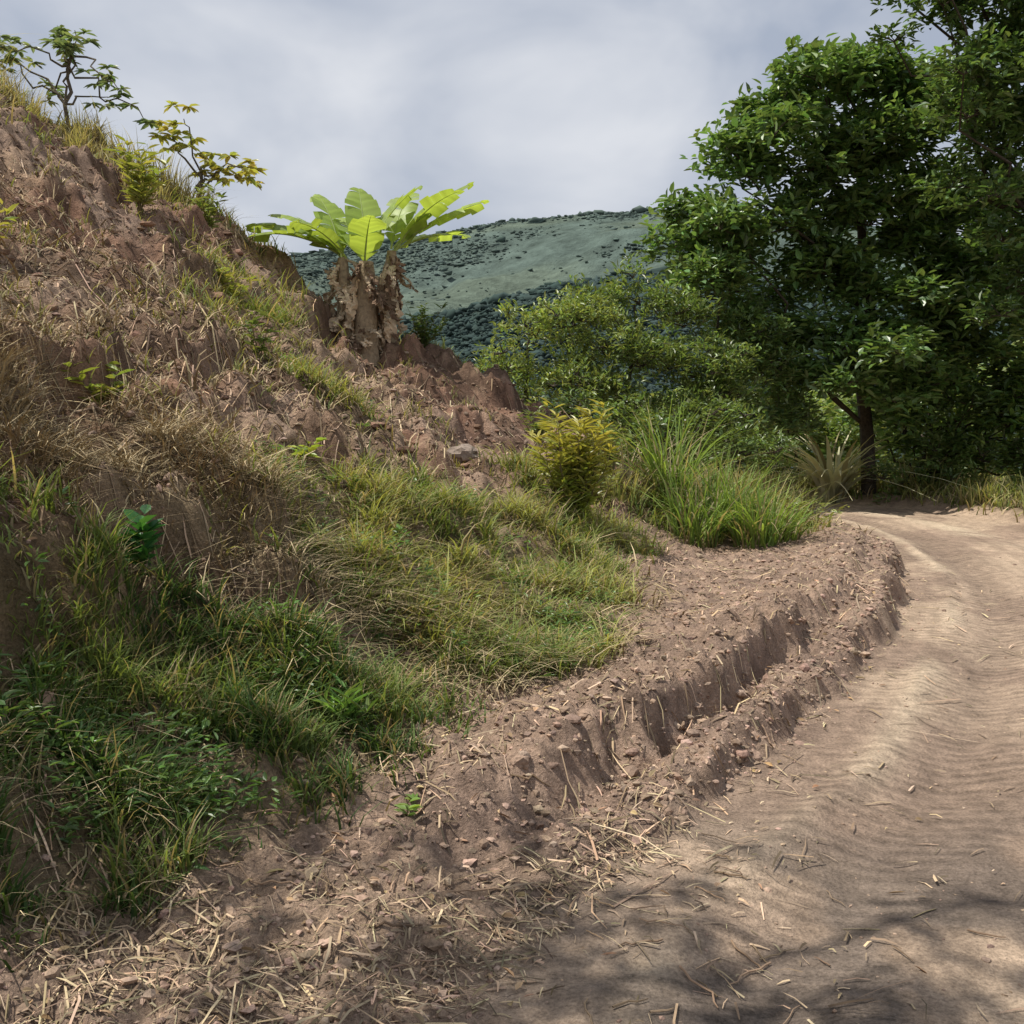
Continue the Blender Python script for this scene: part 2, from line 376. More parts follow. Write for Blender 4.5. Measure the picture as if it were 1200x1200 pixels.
# grass
acc=Acc()
def grass(n,x0,x1,y0,y1,L0,L1,W,colA,colB,thr,power=1,bend=(.3,1.0),which=0,hf=None,lim=None):
    x,y=samp(n,x0,x1,y0,y1,power); s,al=sdist(x,y)
    g_,d_,n_,n2_=masks(x,y,s); f=(g_,d_)[which]
    cl=ss(.38,.62,fbm(x+11,y+7,.26,3,.6))
    k=rng.random(len(x))<f*thr*(.12+.88*cl)
    if lim is not None: k&=lim(x,y,s)
    x,y,s,al,n_,cl=keep(k,x,y,s,al,n_,cl); z=height(x,y,s=s,al=al)
    m=len(x); L=rng.uniform(L0,L1,m)*(.45+.8*cl)*np.where(rng.random(m)<.06,1.6,1)
    if hf is not None: L=L*hf(x,y)
    t=np.clip(ss(.35,.65,fbm(x,y,.5,3))+rng.uniform(-.35,.35,m),0,1)[:,None]
    c=np.asarray(colA)*(1-t)+np.asarray(colB)*t; c=c*(1+rng.uniform(-.35,.35,(m,1)))
    dr=rng.random(m)<.24; c[dr]=np.array([.45,.36,.2])*rng.uniform(.6,1.1,(dr.sum(),1))
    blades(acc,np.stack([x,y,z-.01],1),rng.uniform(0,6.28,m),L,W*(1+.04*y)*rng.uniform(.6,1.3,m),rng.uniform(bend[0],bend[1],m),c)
    return m
cg=[.16,.225,.055]; cyl=[.38,.39,.13]; dk=[.075,.14,.038]; straw=[.54,.43,.26]
grass(140000,-4,1.5,2.6,5.2,.08,.22,.008,dk,[.22,.28,.08],1.)
grass(140000,-3.2,3,4.7,11.5,.12,.30,.009,cg,cyl,1.,1,(.4,1.3))
grass(60000,-9,5,9,18,.15,.33,.012,cg,cyl,.9,0)
grass(70000,3,16,8,30,.15,.45,.016,cg,cyl,1,0,lim=lambda x,y,s:s<RW)
grass(40000,-8,6,17,28,.2,.5,.03,cg,cyl,1,0,lim=lambda x,y,s:s>.2)
x,y=samp(26000,-8,2.5,5,16,0); s,al=sdist(x,y); k=(base(x,y)>.3)&(fbm(x+31,y+4,.5,3)>.56); x,y,s,al=keep(k,x,y,s,al)
z=height(x,y,s=s,al=al); m=len(x)
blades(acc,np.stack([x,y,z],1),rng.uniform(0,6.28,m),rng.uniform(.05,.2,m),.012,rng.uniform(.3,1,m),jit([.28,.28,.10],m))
acc.obj('grass',M_grass)
# dry grass
acc=Acc()
grass(75000,-4,1,4,6.5,.1,.28,.006,straw,[.36,.26,.15],1.,1,(.7,1.5),1)
grass(25000,-4,-1.2,2.7,4.2,.08,.2,.006,straw,[.36,.26,.15],1.,1,(.7,1.5),1)
grass(65000,-9,5,6,17,.12,.34,.011,straw,[.34,.25,.14],.85,0,(.5,1.4),1)
grass(18000,4,14,8,24,.2,.5,.014,straw,[.34,.3,.13],.8,0,(.3,1.1),1,lim=lambda x,y,s:s<RW)
acc.obj('dry_grass',M_dry)
# straw litter lying on ground
acc=Acc()
x,y=samp(140000,-6,5,2.2,16); s,al=sdist(x,y); g_,d_,n_,n2_=masks(x,y,s)
den=.17+.55*ell(x,y,-.7,3.0,1.9,.9,20)+.3*ell(x,y,-1.6,5.2,1.5,.9,0)+.6*ell(x,y,-3,7.6,2,3,0)+.3*ell(x,y,-2.5,11,2.5,3,0)+.12*ell(x,y,.7,4.3,.8,.8,0)
den=den*np.where(s<-.1,.2,1)*ss(.35,.62,fbm(x+3,y+90,.35,3)+.06)
k=rng.random(len(x))<den; x,y,s,al=keep(k,x,y,s,al); m=len(x)
L=np.clip(rng.lognormal(-3.1,.7,m),.01,.32)*(1+.06*y); a=rng.uniform(0,6.28,m); dx=np.cos(a)*L/2; dy=np.sin(a)*L/2
za=H(x-dx,y-dy); zb=H(x+dx,y+dy); zc=height(x,y,s=s,al=al); e=rng.uniform(.002,.02,m)
w=rng.uniform(.0007,.003,m)*(1+.12*y); px=-np.sin(a)*w; py=np.cos(a)*w; zm=np.maximum(zc,(za+zb)/2)+e
tilt=rng.uniform(-.5,.5,m)*w
kx=rng.normal(0,.06,m)*L; 
V=np.stack([np.stack([x-dx-px,y-dy-py,za+e-tilt],1),np.stack([x-dx+px,y-dy+py,za+e+tilt],1),
 np.stack([x-px+kx,y-py+kx,zm-tilt+.002],1),np.stack([x+px+kx,y+py+kx,zm+tilt+.002],1),
 np.stack([x+dx-px*.5,y+dy-py*.5,zb+e*.6],1),np.stack([x+dx+px*.5,y+dy+py*.5,zb+e*.6+.001],1)],1).reshape(-1,3)
i=np.arange(m)[:,None]*6
c=jit([.48,.36,.23],m,.5,.08); dkk=rng.random(m)<.35; c[dkk]*=.4
acc.add(V,np.concatenate([i+[[0,1,3,2]],i+[[2,3,5,4]]]),np.repeat(c,6,0))
for q in range(260):
    u=rng.random()
    if u<.2: px_=rng.uniform(-1.6,1.2); py_=rng.uniform(2.5,3.7)
    elif u<.8: px_=rng.uniform(-4.6,-1.5); py_=rng.uniform(5,11)
    else: px_=rng.uniform(-1,1.8); py_=rng.uniform(3.0,9)
    mid=.2<=u<.8
    L_=rng.uniform(.07,.22)*(3.0 if mid else 1); a_=rng.uniform(0,6.28) if u<.2 else rng.normal(-.5,.7)
    t=np.linspace(-.5,.5,7); xs=px_+np.cos(a_)*L_*t+rng.normal(0,.03*L_,7); yy=py_+np.sin(a_)*L_*t+rng.normal(0,.03*L_,7)
    zz=H(xs,yy)+.008; 
    if not mid: zz=np.maximum(zz,np.linspace(zz[0],zz[-1],7))
    tube(acc,np.stack([xs,yy,zz],1),rng.uniform(.002,.0045)*(1.9 if mid else 1)*np.array([1,1,1,.9,.8,.7,.5]),jit([.28,.2,.13],1,.5,.05)[0],5)
x,y=samp(2600,-4,3,2.3,9); s,al=sdist(x,y); k=rng.random(len(x))<np.where(s<-.1,.05,.5); x,y,s,al=keep(k,x,y,s,al); m=len(x)
a=rng.uniform(0,6.28,m)
leaves(acc,np.stack([x,y,height(x,y,s=s,al=al)+.012],1),np.stack([np.cos(a),np.sin(a),rng.normal(0,.25,m)],1),np.array([0,0,1.])+rng.normal(0,.4,(m,3)),rng.uniform(.02,.07,m),rng.uniform(.008,.025,m),jit([.36,.24,.14],m,.5,.1))
acc.obj('straw_litter',M_dry)

# broad leafed weeds among the grass
acc=Acc()
x,y=samp(18000,-4,1.5,2.6,10); s,al=sdist(x,y); g_,d_,n_,n2_=masks(x,y,s)
k=(rng.random(len(x))<g_*ss(.46,.62,fbm(x+61,y+4,.5,3))*.5*np.where(y<4.4,1.5,.8)); x,y,s,al=keep(k,x,y,s,al); z=height(x,y,s=s,al=al)
nl=8; m=len(x)*nl; hh=np.repeat(rng.uniform(.04,.2,len(x)),nl)
P=np.repeat(np.stack([x,y,z],1),nl,0); P[:,2]+=hh*rng.uniform(.3,1,m); a=rng.uniform(0,6.28,m)
D=np.stack([np.cos(a),np.sin(a),rng.uniform(-.1,.7,m)],1); P[:,:2]+=D[:,:2]*.02
leaves(acc,P,D,np.array([0,0,1.])+rng.normal(0,.3,(m,3)),rng.uniform(.025,.07,m),rng.uniform(.009,.022,m),jit([.13,.22,.06],m,.4))
acc.obj('broadleaf_weeds',M_leaf)

# ---------------------------------------------------------------- plants
def plant(name,bx,by,ht,nst,spread,ll,lw,per,colr,start=.25,up=.5,stemc=(.16,.13,.07),sr=.008,mat=None,tip=None,bz=None,droop=0.,curve=.3,az0=None):
    e=empty(name); A=Acc(); B=Acc(); z0=h1(bx,by) if bz is None else bz
    for i in range(nst):
        az=rng.uniform(0,6.28) if az0 is None else rng.normal(az0,.7); sp=spread*rng.uniform(.1,1); h_=ht*rng.uniform(.5,1)
        t=np.linspace(0,1,7); off=sp*(t**(1+curve))
        pts=np.stack([bx+np.cos(az)*off+rng.normal(0,.01,7)*ht,by+np.sin(az)*off+rng.normal(0,.01,7)*ht,z0-.03+h_*t],1)
        tube(A,pts,sr*(1.15-t),np.array(stemc),5)
        tt=rng.uniform(start,1,per); P=np.stack([np.interp(tt,t,pts[:,k]) for k in range(3)],1)
        a=rng.uniform(0,6.28,per); D=np.stack([np.cos(a),np.sin(a),up+rng.uniform(-.35,.35,per)-droop],1)
        N=np.tile([0,0,1.],(per,1))+rng.normal(0,.25,(per,3))
        c=jit(colr,per,.25)
        if tip is not None: c=c*(1-tt[:,None]**3)+np.asarray(tip)*tt[:,None]**3
        leaves(B,P,D,N,ll*rng.uniform(.6,1.15,per),lw*rng.uniform(.7,1.1,per),c)
    A.obj('stems',M_bark,e); B.obj('leaves',mat or M_leaf,e); return e
yg=[.32,.35,.09]
plant('yellow_green_sapling',.60,10.0,1.25,28,.46,.19,.036,50,[.26,.31,.07],.0,.5,tip=[.44,.40,.10],sr=.010,curve=-.25)
plant('leafy_shrub',-4.35,12.2,.95,10,.5,.2,.05,24,yg,.25,.35)
plant('leafy_shrub',-3.0,11.2,.55,6,.3,.16,.045,14,yg,.2,.3)
plant('leafy_shrub',-2.3,9.4,.55,4,.18,.15,.045,14,[.15,.2,.06],.2,.3)
plant('young_weed',-1.45,7.1,.22,4,.14,.13,.06,8,[.34,.42,.08],.2,.2)
plant('young_weed',-2.35,5.9,.35,5,.25,.13,.045,14,[.28,.34,.08],.2,.3)
plant('young_weed',-1.62,4.45,.3,4,.07,.11,.06,14,[.055,.17,.045],.2,.7)
plant('young_weed',-.72,4.25,.2,9,.16,.14,.018,8,[.18,.3,.08],.0,.9,sr=.003)
plant('young_weed',-.40,3.75,.12,4,.09,.06,.025,6,[.22,.34,.08],.2,.3,sr=.003)
plant('young_weed',-1.05,3.2,.08,3,.07,.07,.03,5,[.08,.15,.04],.2,.3,sr=.003)
plant('leafy_shrub',-3.9,7.7,.4,5,.3,.16,.04,14,yg,.2,.3)
plant('leafy_shrub',-3.9,13.4,.7,8,.4,.16,.045,20,[.2,.25,.08],.1,.4)
plant('leafy_shrub',-5.3,9.2,.6,5,.4,.17,.045,13,yg,.2,.3)
plant('leafy_shrub',.3,13.6,.6,9,.5,.12,.04,24,[.18,.23,.07],.1,.4)
plant('leafy_shrub',-1.35,15.5,.8,14,.5,.14,.045,30,[.10,.15,.045],.05,.4)
plant('leafy_shrub',1.2,13.0,1.0,12,.7,.13,.04,34,[.21,.25,.07],.05,.4)
plant('leafy_shrub',3.9,13.6,.6,12,.7,.12,.035,26,[.22,.25,.08],.05,.4)
plant('leafy_shrub',1.0,11.6,.8,8,.5,.12,.035,26,[.22,.24,.08],.05,.4)
plant('leafy_shrub',3.2,12.8,.6,10,.6,.12,.035,26,[.22,.24,.08],.05,.4)

def tall_grass(name,pts,h0,h1_,n,w,ca,cb,bend=(.15,.8),mat=None,dry=.12):
    A=Acc()
    for (bx,by,r,hs) in pts:
        m=n; a=rng.uniform(0,6.28,m); q=r*np.sqrt(rng.random(m)); x=bx+np.cos(a)*q; y=by+np.sin(a)*q
        t=rng.random((m,1)); c=(np.array(ca)*(1-t)+np.array(cb)*t)*rng.uniform(.7,1.25,(m,1))
        k=rng.random(m)<dry; c[k]=np.array([.42,.35,.2])*rng.uniform(.6,1.1,(k.sum(),1))
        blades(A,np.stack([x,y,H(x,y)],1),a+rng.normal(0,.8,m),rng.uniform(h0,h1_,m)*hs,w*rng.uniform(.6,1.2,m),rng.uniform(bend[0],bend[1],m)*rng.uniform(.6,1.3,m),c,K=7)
    return A.obj(name,mat or M_grass)
tall_grass('tall_grass_clump',[(1.95,12.6,.25,1.0),(2.5,12.2,.3,.75),(2.8,11.6,.3,.58),(2.1,11.7,.3,.6),(3.1,12.0,.3,.42)],.5,1.8,200,.026,[.15,.25,.06],[.30,.41,.10],(.15,1.1),None,.2)
tall_grass('tall_grass_clump',[(3.6,15.5,.6,.8),(4.3,15.8,.4,.6),(1.2,12.2,.4,.4),(3.1,14.2,.6,.7)],.7,1.5,180,.025,[.18,.23,.08],[.44,.40,.2])
tall_grass('roadside_grass',[(9.3,17.5,.5,.5),(8.4,21,.5,.7),(9.6,22,.6,.9),(10,19,.6,.5),(6.2,23,.7,.6),(7.9,23,.6,.7),(5,23,.6,.9),(5.6,22.6,.5,.7),(8.9,16.3,.5,.35),(8.6,18.6,.4,.4),(9.8,16.5,.7,.5)],.6,1.5,170,.03,[.18,.25,.07],[.42,.39,.18])
tall_grass('cut_palm',[(6.75,21.6,.2,1.0)],1.5,2.5,80,.13,[.66,.66,.44],[.72,.68,.48],(.6,1.35))
tall_grass('dry_cane_tuft',[(1.35,12.6,.4,.8),(5.4,21.7,.5,.9)],.8,1.6,90,.03,[.38,.3,.18],[.42,.37,.2],(.4,1.3),M_dry)
tall_grass('ridge_grass',[(-7.3,14.6,.5,1),(-7.6,13.4,.6,.9),(-6.6,14.2,.3,.6),(-5.6,15,.4,.8),(-5.1,15.1,.4,.9),(-4.7,15.1,.35,.6),(-7.0,12.6,.4,.5),(-6.1,15.1,.3,.6),(-8,14.6,.6,1.2),(-5.9,14.4,.4,.5),(-4.9,14.5,.5,.5),(-6.7,13.2,.5,.5),(-6.2,11.4,.5,.45),(-5.2,13.6,.5,.5)],.35,.95,260,.015,[.38,.36,.16],[.54,.48,.29],(.15,.9),None,.4)

# ---------------------------------------------------------------- banana
def banana_leaf(A,base_,az,el0,droop,L,W,colr,torn=.25,n=26,crumple=0):
    t=np.linspace(0,1,n+1); el=el0-droop*t**1.3; ds=L/n
    d=np.array([math.cos(az),math.sin(az),0]); sd=np.array([-math.sin(az),math.cos(az),0])
    dirs=np.cos(el)[:,None]*d+np.sin(el)[:,None]*np.array([0,0,1.]); pts=base_+np.concatenate([[[0,0,0]],np.cumsum(dirs[:-1]*ds,0)])
    if crumple: pts=pts+np.cumsum(rng.normal(0,crumple,(n+1,3)),0)*[1,1,.3]
    nn=-np.sin(el)[:,None]*d+np.cos(el)[:,None]*np.array([0,0,1.])
    w=W*.5*np.clip(ss(.04,.22,t)*np.sqrt(np.clip(1-((t-.5)/.52)**2,0,1)),0,1)
    if crumple: w=w*rng.uniform(.4,1.3,n+1)
    tube(A,pts,.018*(1.1-t),np.array([.42,.5,.2]) if not crumple else colr,5)
    for sgn in (-1,1):
        i=int(n*.1)
        while i<n:
            j=min(n,i+rng.integers(2,6)); gap=rng.uniform(0,torn); sag=rng.uniform(-.1,.6)+.3*(t[i])
            if crumple: sag+=rng.uniform(-1,1.2)
            V=[];C=[]
            for k in range(i,j+1):
                for u in (0.,.5,1.):
                    q=pts[k]+sgn*sd*w[k]*u*math.cos(sag*u)+nn[k]*(w[k]*(.35*u-sag*u*u))+dirs[k]*w[k]*u*.25-dirs[k]*(gap*ds*.8*u if k==j else 0)
                    if crumple: q=q+rng.normal(0,.012,3)
                    V.append(q); C.append(colr*(1.1-.15*u)*(1+.14*math.sin(k*2.3)))
            m=j-i; F=[]
            for k in range(m):
                for u in range(2): F.append([k*3+u,k*3+u+1,(k+1)*3+u+1,(k+1)*3+u])
            A.add(np.array(V),np.array(F),np.clip(np.array(C),0,1)); i=j
be=empty('banana_plant'); bs=Acc(); bl=Acc(); bd=Acc()
LG=np.array([.33,.44,.10])
stems=[(-2.12,15.0,1.5,.18,.02,.0),(-2.38,15.1,1.3,.12,-.08,.0),(-1.84,15.15,1.42,.12,.08,.1)]
specs=[[(2.75,.80,1.0,1.35),(1.9,1.35,.5,1.25),(-1.3,1.0,.9,1.0),(.35,1.2,.6,1.45),(2.2,1.05,.8,1.3)],
       [(3.2,.65,.9,1.5),(2.8,.95,1.0,1.45),(3.5,.45,.8,1.3),(2.3,1.25,.6,1.25),(-2.4,.8,.9,1.0)],
       [(-.1,.60,.4,1.55),(.2,.90,.5,1.55),(-.4,.95,.8,1.35),(.5,.5,.6,1.3),(1.2,1.2,.6,1.15)]]
for (bx,by,h_,r,lx,ly),sp in zip(stems,specs):
    z0=h1(bx,by)-.08; t=np.linspace(0,1,12)
    pts=np.stack([bx+lx*t,by+ly*t,z0+h_*t],1)
    tube(bs,pts,r*(1.2-.6*t)*(1+.06*np.sin(t*30)),np.array([.34,.26,.17]),10)
    for (az,el,dr,L) in sp:
        banana_leaf(bl,pts[-1]+rng.normal(0,.03,3),az,el,dr,L,.54,LG*rng.uniform(.65,1.2))
    for q in range(34):
        tq=rng.uniform(.2,1.0); az=rng.uniform(0,6.28); p0=np.array([bx+lx*tq,by+ly*tq,z0+h_*tq])+np.array([math.cos(az),math.sin(az),0])*r*.6
        cc=np.array([.58,.46,.32]) if rng.random()<.75 else np.array([.2,.13,.085])
        banana_leaf(bd,p0,az,rng.uniform(-1.3,-.3),rng.uniform(.2,.7),rng.uniform(.3,.8)*min(1,tq*h_/1.0+.15),rng.uniform(.10,.22),cc*rng.uniform(.6,1.25),.5,14,.012)
bs.obj('pseudostems',M_bark,be,True); bl.obj('leaves',M_ban,be,True); bd.obj('dead_leaves',M_dry,be,False)

# ---------------------------------------------------------------- trees
def limb(A,p0,p1,r0,r1,col_,wob=.12,sag=.0,n=8):
    t=np.linspace(0,1,n)[:,None]; p0=np.array(p0,float); p1=np.array(p1,float); L=np.linalg.norm(p1-p0)
    P=p0+(p1-p0)*t+rng.normal(0,wob*L*.09,(n,3))*np.sin(math.pi*t)+np.array([0,0,1])*np.sin(math.pi*t)*L*sag
    tube(A,P,(r0*(1-t)+r1*t)[:,0],np.array(col_),7); return P
def tree(name,tr,blobs,tw,lv,ll,lw,colr,nl=1e9,barkc=(.085,.07,.055),flat=.75,up=.15,colv=.38):
    e=empty(name); A=Acc(); B=Acc()
    P=limb(A,tr[0],tr[1],tr[2],tr[2]*.45,barkc,.3)
    for bi,(bx,by,bz,r) in enumerate(blobs):
        c0=np.array([bx,by,bz]); i=int(np.argmin(np.abs(P[:,2]-(bz-.9*np.linalg.norm(P[4,:2]-c0[:2])))));i=min(max(i,2),7)
        if bi<nl: limb(A,P[i],c0,tr[2]*.25,.012,barkc,.8,.0)
        m=int(tw*r*r); u=nrm(rng.normal(0,1,(m,3))); u[:,2]=np.where(u[:,2]<-.3,-u[:,2]*.6,u[:,2])
        rr=r*(rng.uniform(.35,1.0,(m,1))**.6)*(1+.13*np.clip(rng.normal(0,1,(m,1)),-2,2))
        tp=c0+u*rr*np.array([1,1,flat])
        for q in range(min(5,m)): limb(A,c0,tp[q],.014,.004,barkc,.8,.05,4)
        od=nrm(u+np.array([0,0,.35]))
        n_=m*lv; P2=np.repeat(tp,lv,0)+rng.normal(0,ll*.4,(n_,3)); O=np.repeat(od,lv,0)
        D=O*.55+rng.normal(0,.75,(n_,3)); D[:,2]=D[:,2]*.5+up-.15
        N=np.array([0,0,1.])+O*.35+rng.normal(0,.33,(n_,3))
        tv=np.repeat(rng.uniform(1-colv,1+colv,(m,1)),lv,0)
        c=jit(colr,n_,.25)*tv
        leaves(B,P2,D,N,ll*rng.uniform(.6,1.15,n_),lw*rng.uniform(.7,1.15,n_),c)
    A.obj('trunk',M_bark,e,True); B.obj('foliage',M_leaf,e); return e
def spread(L,k,j,dy):
    out=[]
    for (a,b,c,r) in L:
        out.append((a,b,c,r))
        for q in range(k-1): out.append((a+rng.normal(0,j),b+rng.uniform(-dy,dy),c+rng.normal(0,j*.7),r*rng.uniform(.5,.95)))
    return out
TA=[(3.9,21,5.7,.8),(4.5,21,6.7,.8),(5.2,21,7.7,.9),(6.2,21.3,8.4,.9),(7.1,21.5,8.6,1.0),(8.0,21.5,8.0,1.1),(4.0,21,4.6,.8),(4.7,21,3.7,.8),(5.6,21,3.3,.7),(5.1,20.5,5.4,1.0),(5.9,20.5,6.6,1.0),(6.2,20.5,4.6,1.0),(7.2,21,7.0,1.2),(7.1,20.8,5.6,1.1),(7.0,20.5,4.1,.8),(8.3,21.5,5.0,1.1),(8.6,21.5,6.3,1.1),(9.5,22,4.4,1.1),(9.8,22,6,1.1),(10.5,22,5,1.1),
 (6.4,20.2,3.4,.8),(7.6,20,3.2,.8),(8.6,20.3,3.8,.8),(5.0,21,2.7,.6),(8.8,20,7.4,.9),(4.7,20.8,7.3,.6),(8.2,20.4,2.4,.7),(9.0,20.6,3.0,.8),(7.2,20.4,2.6,.7),(5.8,20.8,2.5,.7),(6.5,20.8,2.4,.6),(8.0,20.8,1.7,.5)]
tree('broadleaf_tree',((7.6,21.7,-.3),(7.2,21.5,6.6),.17),spread(TA,3,.5,1.2),66,11,.25,.11,[.135,.22,.075],18)
TB=[(7.1,17.5,8.5,.7),(7.5,17.5,9.1,.9),(7.6,17,7.3,.8),(8.2,17.5,6.2,.8),(8.6,17.5,7.8,1.0),(9.4,17.5,8.4,1.2),(9.6,18,6.6,1.1),(8.6,18,10,1.2),(10.6,18,5,1.1),(9.2,18,4.4,.8),(10.5,18,9.5,1.4),(9.2,17.5,5.4,.9),(8.0,17.6,8.4,1.0),(8.9,17.8,9.2,1.0),
 (8.3,17.6,4.7,.7),(8.4,17.8,3.5,.6),(9.4,17.8,3.2,.7),(8.0,17.4,5.4,.6),(9.0,17.2,6.6,.9)]
tree('broadleaf_tree',((10.1,19.8,-.4),(9.8,18.8,8.0),.24),spread(TB,3,.5,1.1),66,11,.19,.08,[.11,.18,.06],10)
TC=[(8.6,22.5,2.8,.8),(9.6,22.5,2.2,.8),(10.4,21,2.4,.9),(9.2,20.6,2.0,.7),(10.8,21,3.6,.9),(9.9,20.5,1.6,.7),(8.2,22.6,1.8,.6),(9.2,21,1.2,.5),(10.6,20.5,1.5,.7)]
tree('broadleaf_tree',((9.0,22.5,-.6),(9.2,22.3,3.0),.13),spread(TC,3,.5,.8),58,10,.24,.10,[.13,.21,.065])
def shrub(name,bx,by,L,tw,lv,ll,lw,c,**k):
    return tree(name,((bx,by,h1(bx,by)-.2),(bx,by,max(b[2] for b in L)-.5),.05),L,tw,lv,ll,lw,c,nl=5,**k)
shrub('shrub',.3,18.5,spread([(-.7,18.3,1.9,.5),(-.1,18.5,2.5,.6),(.4,18.5,3.2,.6),(1.1,18.6,3.4,.7),(.4,18,2.0,.7),(1.2,18.2,2.3,.8),(1.7,18.4,3.0,.7)],5,.35,.5),80,8,.14,.04,[.23,.29,.09],up=.6)
shrub('shrub',2.3,19.5,spread([(1.6,19.5,3.9,.6),(2.4,19.5,3.9,.7),(3.1,19.5,3.7,.7),(2.4,18.8,2.7,.9),(3.3,19,2.5,.8),(1.9,18.6,2.0,.8),(3.0,18.6,1.6,.8),(3.9,18.8,2.6,.7)],5,.4,.5),80,8,.16,.045,[.17,.235,.075],up=.5)
shrub('shrub',4.0,20,spread([(3.9,20,4.3,.6),(4.4,20,3.2,.8),(4.9,20,2.4,.8),(3.8,19.5,2.0,.8),(5.4,20.5,1.7,.8),(4.6,19.8,1.4,.7),(5.9,21.8,1.9,.7)],5,.35,.4),80,8,.16,.06,[.13,.20,.065],up=.4)
shrub('shrub',2.4,15.2,spread([(2.2,15,1.4,.5),(2.9,15.2,1.7,.5),(1.6,15,1.5,.45),(3.4,15.5,1.2,.5),(4.0,16,1.2,.5),(2.0,14.6,.9,.4),(1.0,15.6,1.9,.4)],4,.3,.3),95,8,.12,.045,[.13,.19,.055],up=.3)
shrub('shrub',6.6,23.6,spread([(5.9,23.6,.9,.6),(6.6,23.6,1.5,.7),(7.4,23.4,1.3,.7),(6.2,23.8,1.9,.5)],4,.3,.3),75,8,.18,.07,[.16,.23,.07],up=.3)
shrub('shrub',8.6,21.0,spread([(8.1,20.9,.6,.45),(8.7,20.8,.8,.5),(9.4,20.4,.9,.6),(10.2,20,.9,.7),(8.9,21.2,1.3,.5)],4,.3,.3),75,8,.16,.06,[.15,.22,.07],up=.3)
def ridge_tree(bx,by,ht,ends,ll,lw,c):
    e=empty('ridge_sapling'); A=Acc(); B=Acc(); z0=h1(bx,by)-.1
    top=np.array([bx+.1,by,z0+ht*.6]); P=limb(A,(bx,by,z0),top,.035,.02,(.12,.10,.08),.5)
    for (ex,ez,k) in ends:
        p1=np.array([ex,by+rng.uniform(-.5,.5),ez]); limb(A,P[rng.integers(3,8)],p1,.018,.006,(.13,.11,.08),.9,.05)
        for q in range(k):
            f=rng.uniform(.55,1.05); c0=P[-1]*(1-f)+p1*f+rng.normal(0,.11,3); lvn=9
            a=rng.uniform(0,6.28,lvn); D=np.stack([np.cos(a),np.sin(a),rng.uniform(-.5,.3,lvn)],1)
            leaves(B,np.tile(c0,(lvn,1)),D,np.tile([0,0,1.],(lvn,1))+rng.normal(0,.3,(lvn,3)),ll*rng.uniform(.7,1.2,lvn),lw,jit(c,lvn,.3))
    A.obj('trunk',M_bark,e,True); B.obj('leaves',M_leaf,e)
ridge_tree(-6.35,15,2.0,[(-6.9,6.8,6),(-6.2,7.2,7),(-6.45,7.1,6),(-5.9,6.4,6),(-5.4,6.2,5),(-6.8,6.4,5),(-7.2,6.9,5),(-5.2,5.9,4),(-6.1,6.9,6),(-7.4,7.1,5)],.17,.06,[.18,.24,.13])
ridge_tree(-4.55,15,1.1,[(-4.9,5.7,6),(-4.6,5.9,6),(-4.1,5.3,5),(-3.8,5.4,6),(-4.4,5.4,5),(-3.75,5.25,4)],.18,.075,[.38,.38,.11])
# tree on the hillside beside the photographer (throws the dappled shade on the foreground)
TS=[(-3.4,2.2,7.4,.6),(-2.5,1.6,7.8,.6),(-4.6,2.9,7.2,.8),(-3.6,3.0,7.8,.5),(-4.4,1.2,7.8,.8),(-1.9,2.0,8.2,.6),(-3.6,.4,8,.9),(-5.2,3.2,7.2,.8),(-1.2,1.6,8.4,.6),(-4.8,3.9,7.0,.7),(-2.6,2.8,8.0,.5),(-5.2,4.2,7.4,.5),(-3.0,2.6,7.6,.6),(-2.0,2.9,8.2,.45),(-4.2,3.5,7.3,.5),(-1.4,2.5,8.5,.5),(-2.9,1.9,8.3,.5),(-3.9,2.5,7.6,.6),(-4.2,2.8,8.2,.6),(-2.2,2.4,7.9,.5),(-3.3,3.3,7.9,.4)]
tree('shade_tree',((-6.6,1.2,3.4),(-4.2,1.6,7.0),.14),spread(TS,2,.4,.35),22,8,.14,.06,[.05,.10,.03])

# ---------------------------------------------------------------- background
def foliage_bank(name,n,xr,yr,zf,ll,c):
    B=Acc(); x=rng.uniform(*xr,n); y=rng.uniform(*yr,n); top=zf(x,y); z=-3+(top+3)*rng.random(n)**.5
    rr=fbm(x*.8,z+y,1.3,3)
    D=rng.normal(0,1,(n,3)); D[:,2]*=.4
    leaves(B,np.stack([x,y,z],1),D,np.array([0,-.3,1.])+rng.normal(0,.4,(n,3)),ll*rng.uniform(.6,1.2,n),ll*.45,jit(c,n,.2)*(.5+rr)[:,None])
    B.obj(name,M_leaf)
foliage_bank('background_thicket',28000,(3,26),(30,36),lambda x,y:1.4+2.4*fbm(x,y,3,3)+.12*(x-6),.36,[.22,.28,.10])
foliage_bank('background_thicket',16000,(-6,8),(34,44),lambda x,y:.2+4.5*fbm(x+7,y,4,3),.4,[.10,.15,.08])
